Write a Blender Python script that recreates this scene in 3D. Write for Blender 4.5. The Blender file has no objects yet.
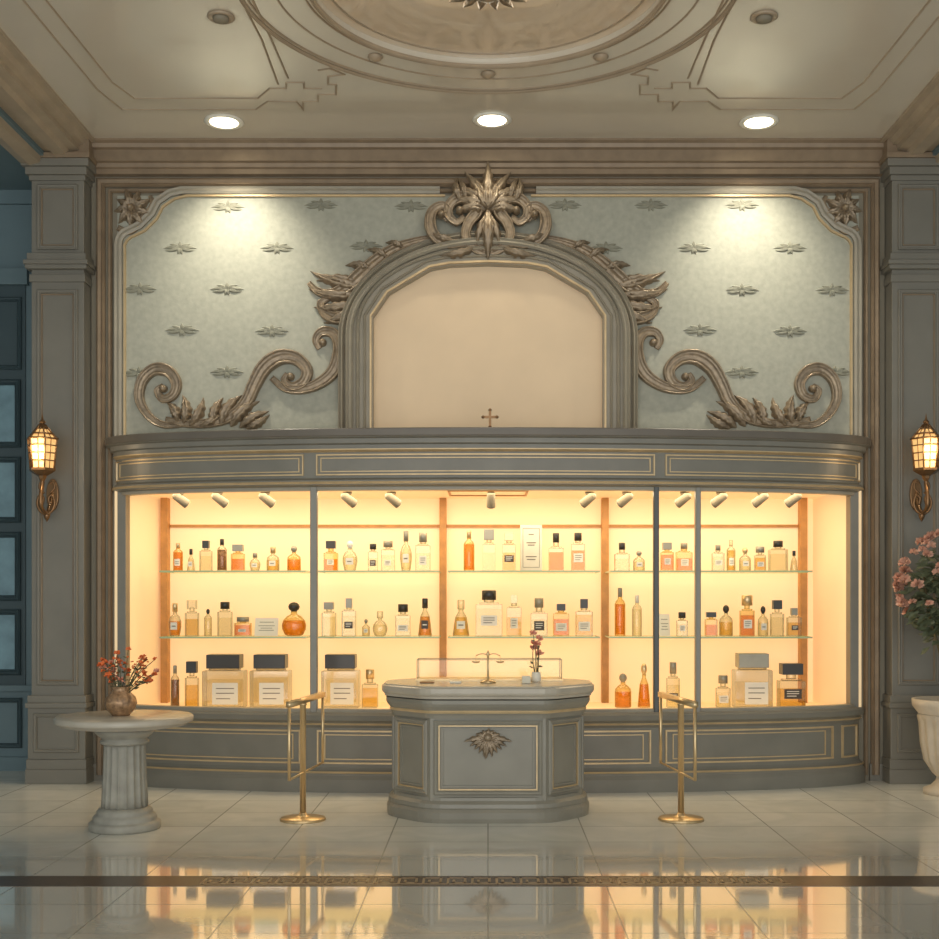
import bpy, bmesh, math, random
from math import sin, cos, pi, sqrt, atan2
from mathutils import Vector
random.seed(11)
CX=488.0; CY=600.0; F=1226.0; CAMY=-10.2; EYE=1.5; HC=5.28
def onceil(px,py):
    d=(HC-EYE)*F/(CY-py)
    return ((px-CX)*d/F, d+CAMY)
def lin(h):
    h=h.lstrip('#'); r=[int(h[i:i+2],16)/255 for i in (0,2,4)]
    return tuple(c/12.92 if c<=.04045 else ((c+.055)/1.055)**2.4 for c in r)+(1,)
# ---------------- materials
def mat(name,col,rough=.5,metal=0,var=.12,scale=6,bump=.0,emit=None,es=0,spec=.5,coat=0):
    m=bpy.data.materials.new(name); m.use_nodes=True
    nt=m.node_tree; b=nt.nodes['Principled BSDF']
    c=lin(col) if isinstance(col,str) else col
    tc=nt.nodes.new('ShaderNodeTexCoord'); nz=nt.nodes.new('ShaderNodeTexNoise')
    nz.inputs['Scale'].default_value=scale; nz.inputs['Detail'].default_value=4
    nt.links.new(tc.outputs['Object'],nz.inputs['Vector'])
    rp=nt.nodes.new('ShaderNodeValToRGB')
    rp.color_ramp.elements[0].position=.3; rp.color_ramp.elements[1].position=.7
    rp.color_ramp.elements[0].color=tuple(x*(1-var) for x in c[:3])+(1,)
    rp.color_ramp.elements[1].color=tuple(min(1,x*(1+var)) for x in c[:3])+(1,)
    nt.links.new(nz.outputs['Fac'],rp.inputs['Fac']); nt.links.new(rp.outputs['Color'],b.inputs['Base Color'])
    b.inputs['Roughness'].default_value=rough; b.inputs['Metallic'].default_value=metal
    b.inputs['Specular IOR Level'].default_value=spec; b.inputs['Coat Weight'].default_value=coat
    if bump:
        bp=nt.nodes.new('ShaderNodeBump'); bp.inputs['Strength'].default_value=bump; bp.inputs['Distance'].default_value=.01
        nt.links.new(nz.outputs['Fac'],bp.inputs['Height']); nt.links.new(bp.outputs['Normal'],b.inputs['Normal'])
    if emit:
        b.inputs['Emission Color'].default_value=lin(emit); b.inputs['Emission Strength'].default_value=es
    return m
def glassmat(name,tint,opac=.3,gl=.06,body=None,rough=.05,edge=.5):
    m=bpy.data.materials.new(name); m.use_nodes=True; nt=m.node_tree; nt.nodes.clear()
    o=nt.nodes.new('ShaderNodeOutputMaterial')
    t=nt.nodes.new('ShaderNodeBsdfTransparent'); t.inputs['Color'].default_value=lin(tint)
    d=nt.nodes.new('ShaderNodeBsdfPrincipled'); d.inputs['Base Color'].default_value=lin(body or tint); d.inputs['Roughness'].default_value=.15
    lw=nt.nodes.new('ShaderNodeLayerWeight'); lw.inputs['Blend'].default_value=.35
    mr=nt.nodes.new('ShaderNodeMapRange'); mr.inputs['To Min'].default_value=opac; mr.inputs['To Max'].default_value=min(1,opac+edge)
    nt.links.new(lw.outputs['Facing'],mr.inputs['Value'])
    mx=nt.nodes.new('ShaderNodeMixShader'); nt.links.new(mr.outputs[0],mx.inputs[0])
    nt.links.new(t.outputs[0],mx.inputs[1]); nt.links.new(d.outputs[0],mx.inputs[2])
    g=nt.nodes.new('ShaderNodeBsdfGlossy'); g.inputs['Roughness'].default_value=rough
    m2=nt.nodes.new('ShaderNodeMixShader'); m2.inputs[0].default_value=gl
    nt.links.new(mx.outputs[0],m2.inputs[1]); nt.links.new(g.outputs[0],m2.inputs[2]); nt.links.new(m2.outputs[0],o.inputs[0])
    return m
M={}
M['wall']=mat('wall_paint','#88806f',.5,var=.06,scale=2)
M['pil']=mat('pilaster_paint','#807b70',.45,var=.07,scale=3)
M['bronze']=mat('bronze_trim','#937f68',.42,.12,var=.12,scale=9)
M['beam']=mat('beam_moulding','#b3a189',.4,.08,var=.1,scale=5)
M['gold']=mat('gold_line','#cdb38a',.35,.3,var=.1,scale=9)
M['carve']=mat('carved_gilt','#94826b',.34,.32,var=.25,scale=25,bump=.3)
M['light']=mat('light_moulding','#a49b8a',.42,var=.08,scale=5)
M['paper']=mat('wallpaper','#acab9c',.6,var=.09,scale=22,bump=.15)
M['motif']=mat('wallpaper_motif','#92907f',.5,.05,var=.12,scale=20)
M['niche']=mat('niche_plaster','#f4d8b4',.6,var=.03,scale=3)
M['case']=mat('case_paint','#807c71',.36,var=.08,scale=4)
M['counter']=mat('counter_paint','#8d887b',.36,var=.08,scale=4)
M['casedk']=mat('case_top','#6d655a',.33,var=.08,scale=4)
M['dark']=mat('dark_metal','#4a4b49',.35,.4,var=.05)
M['mull']=mat('mullion_metal','#88847a',.4,.2,var=.05)
M['cream']=mat('case_interior','#fbe4c0',.55,var=.02,scale=3,emit='#ffd190',es=.30)  # glow put into the linings to brighten the case interior
M['back']=mat('backlit_panel','#fbe4c0',.55,var=.03,scale=2,emit='#ffd08e',es=.43)  # emission added to the plain back wall to brighten the case, no backlight
M['oak']=mat('oak','#c98f4c',.45,var=.15,scale=12)
M['brass']=mat('brass','#dcc092',.28,.7,var=.08,scale=10)
M['brassdk']=mat('aged_brass','#8a6846',.32,.6,var=.2,scale=20)
M['stone']=mat('carved_stone','#9d998d',.55,var=.15,scale=9,bump=.2)
M['ctop']=mat('counter_top','#b8af9f',.25,var=.08,scale=7)
M['ceil']=mat('ceiling_paint','#dacfbc',.12,var=.03,scale=1.5,spec=.8,coat=.4)
M['ceilc']=mat('ceiling_recess','#e4cfb4',.05,var=.10,scale=1.2,spec=1.0,coat=1.0)
M['cline']=mat('ceiling_moulding','#ab9880',.4,.1,var=.08,scale=6)
M['teal']=mat('slate_wall','#6c8086',.6,var=.06,scale=3)
M['tealdk']=mat('slate_frame','#435459',.5,var=.06,scale=3)
M['pane']=mat('window_pane','#6b8790',.2,var=.3,scale=5,emit='#7fa5b0',es=.08)
M['lampon']=mat('lamp_diffuser','#fff2d8',.5,emit='#fff0cc',es=6)
M['lens']=mat('spot_lens','#e8d2aa',.5,emit='#ffe2b0',es=.3)
M['langlass']=mat('lantern_glass','#ffdca0',.4,emit='#ffc070',es=.6)
M['grey']=mat('grey_metal','#857c6a',.6,0)
M['black']=mat('black_cap','#3a3630',.3,var=.05)
M['silver']=mat('silver_cap','#a09a8a',.35,.3)
M['white']=mat('paper_label','#f5efe0',.6,var=.02)
M['darklab']=mat('dark_label','#4c4238',.5,var=.05)
M['ink']=mat('ink','#7a7062',.6)
M['carton']=mat('carton','#e3dcc8',.5,var=.05,scale=10)
M['pinkf']=mat('pink_petal','#eba58a',.6,var=.2,scale=30)
M['orangef']=mat('orange_petal','#e2743c',.6,var=.3,scale=30)
M['roseF']=mat('rose_petal','#dcae98',.6,var=.2,scale=20)
M['leafg']=mat('green_leaf','#5f664c',.5,var=.3,scale=20)
M['stem']=mat('stem','#6a5f40',.6)
M['urn']=mat('urn_stone','#cfc0aa',.45,var=.1,scale=8)
M['band']=mat('dark_inlay','#483a30',.25,var=.1,scale=8)
M['key']=mat('tan_inlay','#9a8262',.35,.0)
M['vase']=mat('bronze_vase','#a88563',.3,.25,var=.4,scale=38,bump=.5)
M['glass']=glassmat('pane_glass','#fbfbf6',.0,.035,edge=.04)
M['shelfg']=glassmat('shelf_glass','#f2f4e6',.04,.05,'#c9cfae',edge=.08)
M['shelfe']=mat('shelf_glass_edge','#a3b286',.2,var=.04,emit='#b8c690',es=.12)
M['g_clear']=glassmat('clear_bottle_glass','#fbf9f0',.03,.06,'#8f8a72',edge=.9)
M['g_silver']=glassmat('thick_bottle_glass','#f6f4ec',.06,.10,'#b8b4a8',edge=.8)
M['g_amber']=glassmat('amber_bottle_glass','#fdf0cc',.06,.06,'#b8842c',edge=.7)
M['l_amber']=glassmat('amber_perfume','#fbd478',.12,.03,'#e39a32',edge=.25)
M['l_gold']=glassmat('gold_perfume','#fdebb8',.08,.03,'#ecc864',edge=.25)
M['l_pale']=glassmat('pale_perfume','#fdfaee',.03,.02,'#efe6c4',edge=.2)
M['l_dark']=glassmat('dark_perfume','#cdb088',.3,.02,'#8a5f30',edge=.3)
def floormat():
    m=bpy.data.materials.new('marble_floor'); m.use_nodes=True; nt=m.node_tree; b=nt.nodes['Principled BSDF']; o=nt.nodes['Material Output']
    N=nt.nodes.new; L=nt.links.new
    tc=N('ShaderNodeTexCoord')
    br=N('ShaderNodeTexBrick'); br.offset=0; br.squash=1
    for k,v in (('Scale',1),('Mortar Size',.005),('Mortar Smooth',.1),('Brick Width',.62),('Row Height',.52),('Bias',0)): br.inputs[k].default_value=v
    br.inputs['Color1'].default_value=lin('#e6e3d8'); br.inputs['Color2'].default_value=lin('#dcdad0'); br.inputs['Mortar'].default_value=lin('#a3a298')
    L(tc.outputs['Object'],br.inputs['Vector'])
    nz=N('ShaderNodeTexNoise'); nz.inputs['Scale'].default_value=2.2; nz.inputs['Detail'].default_value=8; nz.inputs['Distortion'].default_value=1.5
    L(tc.outputs['Object'],nz.inputs['Vector'])
    rp=N('ShaderNodeValToRGB'); rp.color_ramp.elements[0].position=.35; rp.color_ramp.elements[0].color=(.87,.88,.88,1); rp.color_ramp.elements[1].position=.65; rp.color_ramp.elements[1].color=(1,1,1,1)
    L(nz.outputs['Fac'],rp.inputs['Fac'])
    mx=N('ShaderNodeMix'); mx.data_type='RGBA'; mx.blend_type='MULTIPLY'; mx.inputs[0].default_value=1
    L(br.outputs['Color'],mx.inputs[6]); L(rp.outputs['Color'],mx.inputs[7]); L(mx.outputs[2],b.inputs['Base Color'])
    b.inputs['Roughness'].default_value=.22
    sp=N('ShaderNodeSeparateXYZ'); L(tc.outputs['Object'],sp.inputs[0])
    mr=N('ShaderNodeMapRange'); L(sp.outputs['Y'],mr.inputs['Value'])
    mr.inputs['From Min'].default_value=-3.1; mr.inputs['From Max'].default_value=-2.4; mr.inputs['To Min'].default_value=.58; mr.inputs['To Max'].default_value=.05
    mm=N('ShaderNodeMath'); mm.operation='MULTIPLY_ADD'; L(br.outputs['Fac'],mm.inputs[0]); mm.inputs[1].default_value=-.5; mm.inputs[2].default_value=1
    m3=N('ShaderNodeMath'); m3.operation='MULTIPLY'; L(mm.outputs[0],m3.inputs[0]); L(mr.outputs[0],m3.inputs[1])
    g=N('ShaderNodeBsdfGlossy'); g.inputs['Roughness'].default_value=.05; g.inputs['Color'].default_value=(1,.99,.98,1)
    ms=N('ShaderNodeMixShader'); L(m3.outputs[0],ms.inputs[0]); L(b.outputs[0],ms.inputs[1]); L(g.outputs[0],ms.inputs[2]); L(ms.outputs[0],o.inputs[0])
    return m
M['floor']=floormat()
# ---------------- mesh builder
class MB:
    def __init__(s): s.v=[]; s.f=[]; s.m=[]; s.s=[]
    def add(s,vs,fs,mt=0,sm=False):
        o=len(s.v); s.v+= [tuple(v) for v in vs]
        for f in fs: s.f.append([i+o for i in f]); s.m.append(mt); s.s.append(sm)
    def box(s,x0,x1,y0,y1,z0,z1,mt=0,front=None):
        s.add([(x0,y0,z0),(x1,y0,z0),(x1,y1,z0),(x0,y1,z0),(x0,y0,z1),(x1,y0,z1),(x1,y1,z1),(x0,y1,z1)],
          [(0,3,2,1),(4,5,6,7),(0,1,5,4),(1,2,6,5),(2,3,7,6),(3,0,4,7)],mt)
        if front is not None: s.m[-4]=front; s.m[-3]=front; s.m[-1]=front
    def lathe(s,prof,cx=0,cy=0,n=24,mt=0,sm=True,fl=None,sy=1,dz=0):
        vs=[];fs=[]
        for (r,z) in prof:
            for k in range(n):
                a=2*pi*k/n; rr=r*(fl(a,z) if fl else 1)
                vs.append((cx+rr*cos(a),cy+rr*sin(a)*sy,z+dz))
        for j in range(len(prof)-1):
            for k in range(n):
                k2=(k+1)%n; fs.append((j*n+k,j*n+k2,(j+1)*n+k2,(j+1)*n+k))
        o=len(s.v); s.add(vs,fs,mt,sm)
        for f in (tuple(range(n-1,-1,-1)),tuple(range(len(vs)-n,len(vs)))):
            s.f.append([i+o for i in f]); s.m.append(mt); s.s.append(False)
    def tube(s,path,r,n=8,mt=0,closed=False):
        P=[Vector(p) for p in path]; N=len(P); R=r if isinstance(r,(list,tuple)) else [r]*N
        up=None; vs=[];fs=[]
        for i in range(N):
            a=P[(i-1)%N] if (i>0 or closed) else P[i]; b=P[(i+1)%N] if (i<N-1 or closed) else P[i]
            t=(b-a).normalized()
            if up is None: up=Vector((0,0,1)) if abs(t.z)<.9 else Vector((0,1,0))
            u=(up-t*up.dot(t)); 
            if u.length<1e-5: u=t.orthogonal()
            u.normalize(); up=u; w=t.cross(u)
            for k in range(n):
                an=2*pi*k/n+pi/n; vs.append(P[i]+(u*cos(an)+w*sin(an))*R[min(i,len(R)-1)])
        for i in range(N if closed else N-1):
            for k in range(n):
                i2=(i+1)%N; k2=(k+1)%n; fs.append((i*n+k,i*n+k2,i2*n+k2,i2*n+k))
        if not closed: fs+=[tuple(range(n)),tuple(range(len(vs)-n,len(vs)))]
        s.add(vs,fs,mt,True)
    def sweep(s,path,prof,mapf,closed=False,sc=None,mt=0,sm=False,cap=True):
        N=len(path); n=len(prof); vs=[];fs=[]
        for i in range(N):
            p=path[i]
            def nrm(a,b):
                dx,dy=b[0]-a[0],b[1]-a[1]; l=sqrt(dx*dx+dy*dy) or 1; return (dy/l,-dx/l)
            n1=nrm(path[i-1],p) if (i>0 or closed) else None
            n2=nrm(p,path[(i+1)%N]) if (i<N-1 or closed) else None
            n1=n1 or n2; n2=n2 or n1
            mx,my=n1[0]+n2[0],n1[1]+n2[1]; l=sqrt(mx*mx+my*my)
            if l<.3: mx,my=n2; 
            else:
                c=l/2; mx,my=mx/l/c,my/l/c
            k=sc[i] if sc else 1
            for (o,h) in prof: vs.append(mapf(p[0]+mx*o*k,p[1]+my*o*k,h*k))
        for i in range(N if closed else N-1):
            for j in range(n-1):
                i2=(i+1)%N; fs.append((i*n+j,i*n+j+1,i2*n+j+1,i2*n+j))
        if not closed and cap: fs+=[tuple(range(n)),tuple(range(len(vs)-n,len(vs)))]
        s.add(vs,fs,mt,sm)
        return vs
WORG={}
def ob(mb,name,mats,parent=None,label=None,cat=None,group=None,kind=None,bevel=0,origin=None):
    if parent is not None: o=Vector(WORG[parent.name])
    elif origin is not None: o=Vector(origin)
    else:
        xs=[v[0] for v in mb.v]; ys=[v[1] for v in mb.v]; zs=[v[2] for v in mb.v]
        o=Vector(((min(xs)+max(xs))/2,(min(ys)+max(ys))/2,min(zs)))
    me=bpy.data.meshes.new(name); me.from_pydata([Vector(v)-o for v in mb.v],[],mb.f)
    for i,p in enumerate(me.polygons): p.material_index=mb.m[i]; p.use_smooth=mb.s[i]
    for k in mats: me.materials.append(M[k])
    bm=bmesh.new(); bm.from_mesh(me); bmesh.ops.remove_doubles(bm,verts=bm.verts,dist=1e-6)
    bmesh.ops.recalc_face_normals(bm,faces=bm.faces); bm.to_mesh(me); bm.free()
    q=bpy.data.objects.new(name,me); bpy.context.scene.collection.objects.link(q)
    if parent is not None: q.parent=parent
    else: q.location=o
    WORG[q.name]=tuple(o)
    if bevel:
        b=q.modifiers.new('bevel','BEVEL'); b.width=bevel; b.segments=2; b.limit_method='ANGLE'; b.angle_limit=math.radians(40)
    if label: q['label']=label
    if cat: q['category']=cat
    if group: q['group']=group
    if kind: q['kind']=kind
    return q
def struct(mb,name,mats,bevel=0): return ob(mb,name,mats,kind='structure',origin=(0,0,0),bevel=bevel)
def empty(name,loc,label,cat,group=None):
    e=bpy.data.objects.new(name,None); e.empty_display_size=.1; e.location=loc
    bpy.context.scene.collection.objects.link(e); WORG[e.name]=tuple(loc)
    e['label']=label; e['category']=cat
    if group: e['group']=group
    return e
def cr(pts,k=6,closed=False):
    out=[];N=len(pts)
    for i in range(N if closed else N-1):
        if closed: p=[pts[(i+j-1)%N] for j in range(4)]
        else: p=[pts[max(0,i-1)],pts[i],pts[i+1],pts[min(N-1,i+2)]]
        for q in range(k):
            t=q/k
            out.append(tuple(.5*(2*p[1][c]+(p[2][c]-p[0][c])*t+(2*p[0][c]-5*p[1][c]+4*p[2][c]-p[3][c])*t*t+(-p[0][c]+3*p[1][c]-3*p[2][c]+p[3][c])*t**3) for c in range(len(pts[0]))))
    if not closed: out.append(tuple(pts[-1]))
    return out
def wallmap(y0=0.0,mir=False):
    s=(y0-CAMY)/F
    def f(u,v,h):
        if mir: u=2*CX-u
        return ((u-CX)*s,y0-h*s,EYE+(CY-v)*s)
    return f
def plane_map(y0):
    return lambda u,v,h:(u,y0-h,v)
def rect(x0,x1,z0,z1): return [(x0,z0),(x0,z1),(x1,z1),(x1,z0)]
def fprof(w,h): return [(-w/2,0),(-w/2,h*.6),(-w*.25,h),(w*.1,h*.7),(w*.3,h),(w/2,h*.5),(w/2,0)]
def simple(w,h): return [(-w/2,0),(-w/2*.8,h),(w/2*.8,h),(w/2,0)]
CARVE=[(-1,0),(-.98,.55),(-.85,.85),(-.66,.8),(-.52,.4),(-.1,.55),(.25,.62),(.52,.4),(.66,.8),(.85,.85),(.98,.55),(1,0)]
def leaf(mb,bx,by,ang,L,Wd,mapf,h=5,lobes=4,bend=0,mt=0,N=26,amp=.22):
    x,y=bx,by; vs=[];fs=[]
    rows=(-1,-.6,-.25,0,.25,.6,1)
    for i in range(N+1):
        t=i/N; a=ang+bend*t
        w=Wd*.5*max(.02,sin(pi*min(1,t**.8*.97+.03)))*(1-amp+amp*abs(sin(lobes*pi*t)))
        hh=h*(.35+.65*sin(pi*min(1,t+.08)) if t<.92 else .35)
        for r,k in zip(rows,(0,.75,1,.5,1,.75,0)):
            vs.append(mapf(x+sin(a)*w*r,y+cos(a)*w*r,hh*k+ .01))
        x+=cos(a)*L/N; y-=sin(a)*L/N
    nr=len(rows)
    for i in range(N):
        for j in range(nr-1): fs.append((i*nr+j,i*nr+j+1,(i+1)*nr+j+1,(i+1)*nr+j))
    mb.add(vs,fs,mt,True)
def leafpart(parent,*a,**k):
    b=MB(); leaf(b,*a,**k); ob(b,'acanthus_leaf',['carve'],parent)
def scroll(mb,pts,r0,r1,mapf,mt=0,k=7,hscale=1.0,rmid=None):
    P=cr(pts,k); n=len(P); sc=[]
    for i in range(n):
        t=i/(n-1)
        r=(r0+(r1-r0)*t) if rmid is None else (r0*(1-2*t)+rmid*2*t if t<.5 else rmid*(2-2*t)+r1*(2*t-1))
        sc.append(r)
    mb.sweep(P,[(a,b*hscale) for a,b in CARVE],mapf,sc=sc,mt=mt,sm=True)
def disk(mb,px,py,r,mapf,h,mt=0):
    vs=[];fs=[];n=16
    for j,(q,hh) in enumerate(((1,0),(.9,.6),(.6,.9),(.25,1))):
        for k in range(n): vs.append(mapf(px+r*q*cos(2*pi*k/n),py+r*q*sin(2*pi*k/n),h*hh))
    for j in range(3):
        for k in range(n): fs.append((j*n+k,j*n+(k+1)%n,(j+1)*n+(k+1)%n,(j+1)*n+k))
    fs.append(tuple(3*n+k for k in range(n))); mb.add(vs,fs,mt,True)
# ================= ROOM SHELL
b=MB(); b.box(-8,8,-10.6,1.2,-.1,0); struct(b,'floor',['floor'])
b=MB(); b.box(-8,8,-3.78,-3.54,-.02,.0015)
U=.13; yb=-3.66-.075; x=-1.52; u=U/5.0
while x<1.56:
    z0=.0008;z1=.0024; v=.15/5
    for (a0,a1,c0,c1) in ((0,.5,0,5),(0,4,4.5,5),(3.5,4,1,5),(1.2,4,1,1.5),(1.2,1.7,1,3.4),(.3,5,0,.5)):
        b.box(x+a0*u,x+a1*u,yb+c0*v,yb+c1*v,z0,z1,1)
    x+=U
struct(b,'trim_1',['band','key'])
b=MB()
b.box(-3.3,3.3,0,.12,2.80,5.3); b.box(-3.3,-3.03,0,.12,0,2.8); b.box(3.03,3.3,0,.12,0,2.8)
struct(b,'wall_back',['wall'])
for sg,nm in ((-1,'wall_left'),(1,'wall_right')):
    b=MB(); x0,x1=sorted((sg*3.7,sg*8)); b.box(x0,x1,.6,.75,0,5.3); 
    xs0,xs1=sorted((sg*7.9,sg*8.0)); b.box(xs0,xs1,-4.5,.6,0,5.3)
    struct(b,nm,['teal'])
CCY=-2.65; R1=1.10; RD=.04
b=MB(); 
angs=sorted([2*pi*k/96 for k in range(96)]+[atan2(yy-CCY,xx)%(2*pi) for xx in (-3.4,3.4) for yy in (-10.6,.1)])
vs=[];n=len(angs)
for a in angs: vs.append((R1*cos(a),CCY+R1*sin(a),HC))
for a in angs:
    c,s_=cos(a),sin(a); t=1e9
    if abs(c)>1e-6: t=min(t,(3.4 if c>0 else -3.4)/c)
    if abs(s_)>1e-6: t=min(t,((.1-CCY) if s_>0 else (-10.6-CCY))/s_)
    vs.append((t*c,CCY+t*s_,HC))
for a in angs: vs.append((R1*cos(a),CCY+R1*sin(a),HC+RD))
fs=[]
for k in range(n):
    k2=(k+1)%n; fs.append((k,k2,n+k2,n+k)); fs.append((k,k2,2*n+k2,2*n+k))
b.add(vs,fs,0); b.add(vs[2*n:],[tuple(range(n))],1)
b.box(-3.4,3.4,-10.6,.1,HC+.2,HC+.3)
struct(b,'ceiling',['ceil','ceilc'])
b=MB()
for sg in (-1,1):
    x0,x1=sorted((sg*3.6,sg*8)); b.box(x0,x1,-10.6,.75,5.10,5.16)
struct(b,'ceiling.001',['teal'])
cm=lambda u,v,h:(u,v,HC-h)
def circ(r,n=96): return [(r*cos(2*pi*k/n),CCY+r*sin(2*pi*k/n)) for k in range(n)]
b=MB()
for r,w,h in ((1.115,.035,.022),(1.16,.012,.008),(1.335,.012,.008),(1.52,.012,.010),(1.56,.03,.018)):
    b.sweep(circ(r),fprof(w,h),cm,closed=True,sm=False)
b.sweep(circ(1.02),simple(.014,.008),lambda u,v,h:(u,v,HC+RD-h),closed=True)
struct(b,'trim_2',['cline'])
b=MB()
lines=[[(15,-10),(98,90),(122,109),(256,109),(268,101),(296,101),(303,109),(303,101),(318,101),(318,94),(336,94),(336,84),(328,84),(328,76),(344,74),(330,68),(318,70)],
       [(38,-10),(112,82),(134,98),(258,98),(270,88),(286,88),(286,82),(304,82),(304,88),(322,88)],
       [(236,-10),(262,40),(278,84)],[(248,-10),(270,36),(288,78)]]
for mir in (0,1):
    for ln in lines:
        P=[onceil(2*CX-x if mir else x,y) for x,y in ln]
        b.sweep(P,fprof(.014,.008),cm)
struct(b,'trim_3',['cline'])
for k,a in enumerate((51,90,129)):
    b=MB(); cx=1.245*cos(math.radians(a)); cy=CCY+1.245*sin(math.radians(a))
    b.lathe([(.05,HC-.0),(.055,HC-.01),(.04,HC-.025),(.02,HC-.035),(.001,HC-.04)],cx,cy,16)
    ob(b,'ceiling_rosette',['cline'],label='small round moulded boss on the ceiling ring',cat='ceiling ornament',group='bosses on the ceiling ring')
e=empty('ceiling_medallion',(0,CCY,HC+RD),'carved gilded hanging rosette in the round ceiling recess','ceiling ornament')
z=HC+.02
b=MB(); b.lathe([(.06,HC+RD),(.06,z),(.20,z-.005),(.21,z-.02),(.14,z-.04),(.09,z-.07),(.05,z-.10),(.001,z-.12)],0,CCY,32); ob(b,'hub',['carve'],e)
b=MB()
for k in range(18):
    a=2*pi*k/18
    f=lambda u,v,h,a=a:(cos(a)*u-sin(a)*v,CCY+sin(a)*u+cos(a)*v,z-h)
    leaf(b,.10,0,0,.22,.075,f,h=.035,lobes=3)
ob(b,'leaf_ring',['carve'],e)
def extx(mb,prof,x0,x1,mt=0):
    n=len(prof); vs=[(x0,y,z) for y,z in prof]+[(x1,y,z) for y,z in prof]
    mb.add(vs,[(i,(i+1)%n,n+(i+1)%n,n+i) for i in range(n)]+[tuple(range(n)),tuple(range(n,2*n))],mt)
def exty(mb,prof,y0,y1,mt=0):
    n=len(prof); vs=[(x,y0,z) for x,z in prof]+[(x,y1,z) for x,z in prof]
    mb.add(vs,[(i,(i+1)%n,n+(i+1)%n,n+i) for i in range(n)]+[tuple(range(n)),tuple(range(n,2*n))],mt)
b=MB()
extx(b,[(0,5.28),(-.17,5.28),(-.17,5.265),(-.14,5.25),(-.13,5.22),(-.10,5.21),(-.10,5.12),(-.07,5.11),(-.065,5.08),(-.045,5.07),(-.045,5.03),(0,5.02)],-3.3,3.3)
struct(b,'trim_4',['bronze'])
for i,sg in enumerate((-1,1)):
    b=MB()
    pr=[(3.22,5.28),(3.22,5.255),(3.27,5.25),(3.29,5.21),(3.33,5.20),(3.33,5.16),(3.40,5.15),(3.42,5.11),(3.52,5.11),(3.54,5.14),(3.62,5.14),(3.64,5.05),(3.72,5.03),(3.80,5.05),(3.80,5.28)]
    exty(b,[(sg*x,z) for x,z in pr],-10.6,.6)
    struct(b,'trim_%d'%(5+i),['beam'])
def pilaster(sg,name):
    b=MB(); c=3.52
    def bx(hw,yf,z0,z1,mt=0):
        b.box(sg*c-hw,sg*c+hw,yf,.6,z0,z1,mt)
    bx(.215,-.17,0,5.1)
    bx(.25,-.22,0,.12); bx(.245,-.21,.12,.20); bx(.235,-.20,.20,.62); bx(.25,-.22,.62,.66); bx(.238,-.20,.66,.72); 
    bx(.25,-.22,4.20,4.235); bx(.262,-.235,4.235,4.27); bx(.24,-.21,4.27,4.33); bx(.228,-.19,4.10,4.16)
    bx(.23,-.19,4.93,4.97); bx(.25,-.22,4.97,5.03); bx(.275,-.25,5.03,5.09); bx(.29,-.27,5.09,5.13,1); bx(.27,-.22,5.13,5.28,1)
    mp=plane_map(-.17)
    for z0,z1 in ((.82,4.02),(4.38,4.88)):
        b.sweep(rect(sg*c-.15,sg*c+.15,z0,z1),fprof(.035,.022),mp,closed=True,mt=0)
        b.sweep(rect(sg*c-.128,sg*c+.128,z0+.022,z1-.022),simple(.010,.012),mp,closed=True,mt=1)
    b.sweep(rect(sg*c-.17,sg*c+.17,.27,.56),fprof(.03,.02),plane_map(-.20),closed=True,mt=0)
    struct(b,name,['pil','bronze'],bevel=.004)
pilaster(-1,'trim_7'); pilaster(1,'trim_8')
b=MB(); mp=plane_map(0)
b.sweep([(-3.215,.05),(-3.215,4.965),(3.215,4.965),(3.215,.05)],fprof(.07,.05),mp)
b.sweep([(-3.14,.05),(-3.14,4.90),(3.14,4.90),(3.14,.05)],fprof(.035,.03),mp)
struct(b,'trim_9',['bronze'])
b=MB(); b.box(-3.08,3.08,-.012,0,2.80,4.86)
wm=wallmap(-.012)
mot=[(228,207),(321,205),(411,206),(565,205),(651,205),(742,205),(180,248),(277,248),(366,246),(606,248),(694,248),(790,248),(140,289),(227,289),(742,290),(832,290),(182,330),(272,331),(700,330),(790,331),(139,373),(227,372),(742,372),(835,372)]
for (mx_,my_) in mot:
    for a,L,bd in ((170,17,.5),(200,15,-.4),(10,17,-.5),(-20,15,.4),(150,11,.4),(30,11,-.4),(90,7,0),(250,7,0),(290,7,0)):
        leaf(b,mx_,my_,math.radians(a),L,4.4,wm,h=1.6,lobes=2,bend=bd,mt=1,N=7)
struct(b,'trim_10',['paper','motif'])
b=MB()
for mir in (0,1):
    f=wallmap(-.012,bool(mir))
    P=[(119,445),(119,246)]+[(119+ (1-cos(t))*10,246-14*sin(t)) for t in (.4,.8,1.2)]+[(140,226),(152,214),(158,202)]+[(170,194),(182,191)]+[(440,191)]
    b.sweep(P,[(-3.5,0),(-3.5,3),(-1,4),(1.5,3),(3.5,4),(4,0)],f,mt=0)
    P2=[(x+6 if i<2 else x+5,y+5) for i,(x,y) in enumerate(P)]; P2[0]=(125,445)
    b.sweep(P2,[(-1.3,0),(-1,2.2),(1,2.2),(1.3,0)],f,mt=1)
struct(b,'trim_11',['light','gold'])
def arch(hw,spring,top,ex,n=36,bot=446):
    P=[(CX-hw,bot),(CX-hw,(bot+spring)/2),(CX-hw,spring)]
    for k in range(1,n):
        t=pi*k/n; c=-cos(t); s_=sin(t)
        P.append((CX+hw*math.copysign(abs(c)**(2/ex),c),spring-(spring-top)*s_**(2/ex)))
    P+=[(CX+hw,spring),(CX+hw,(bot+spring)/2),(CX+hw,bot)]
    return P
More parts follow.
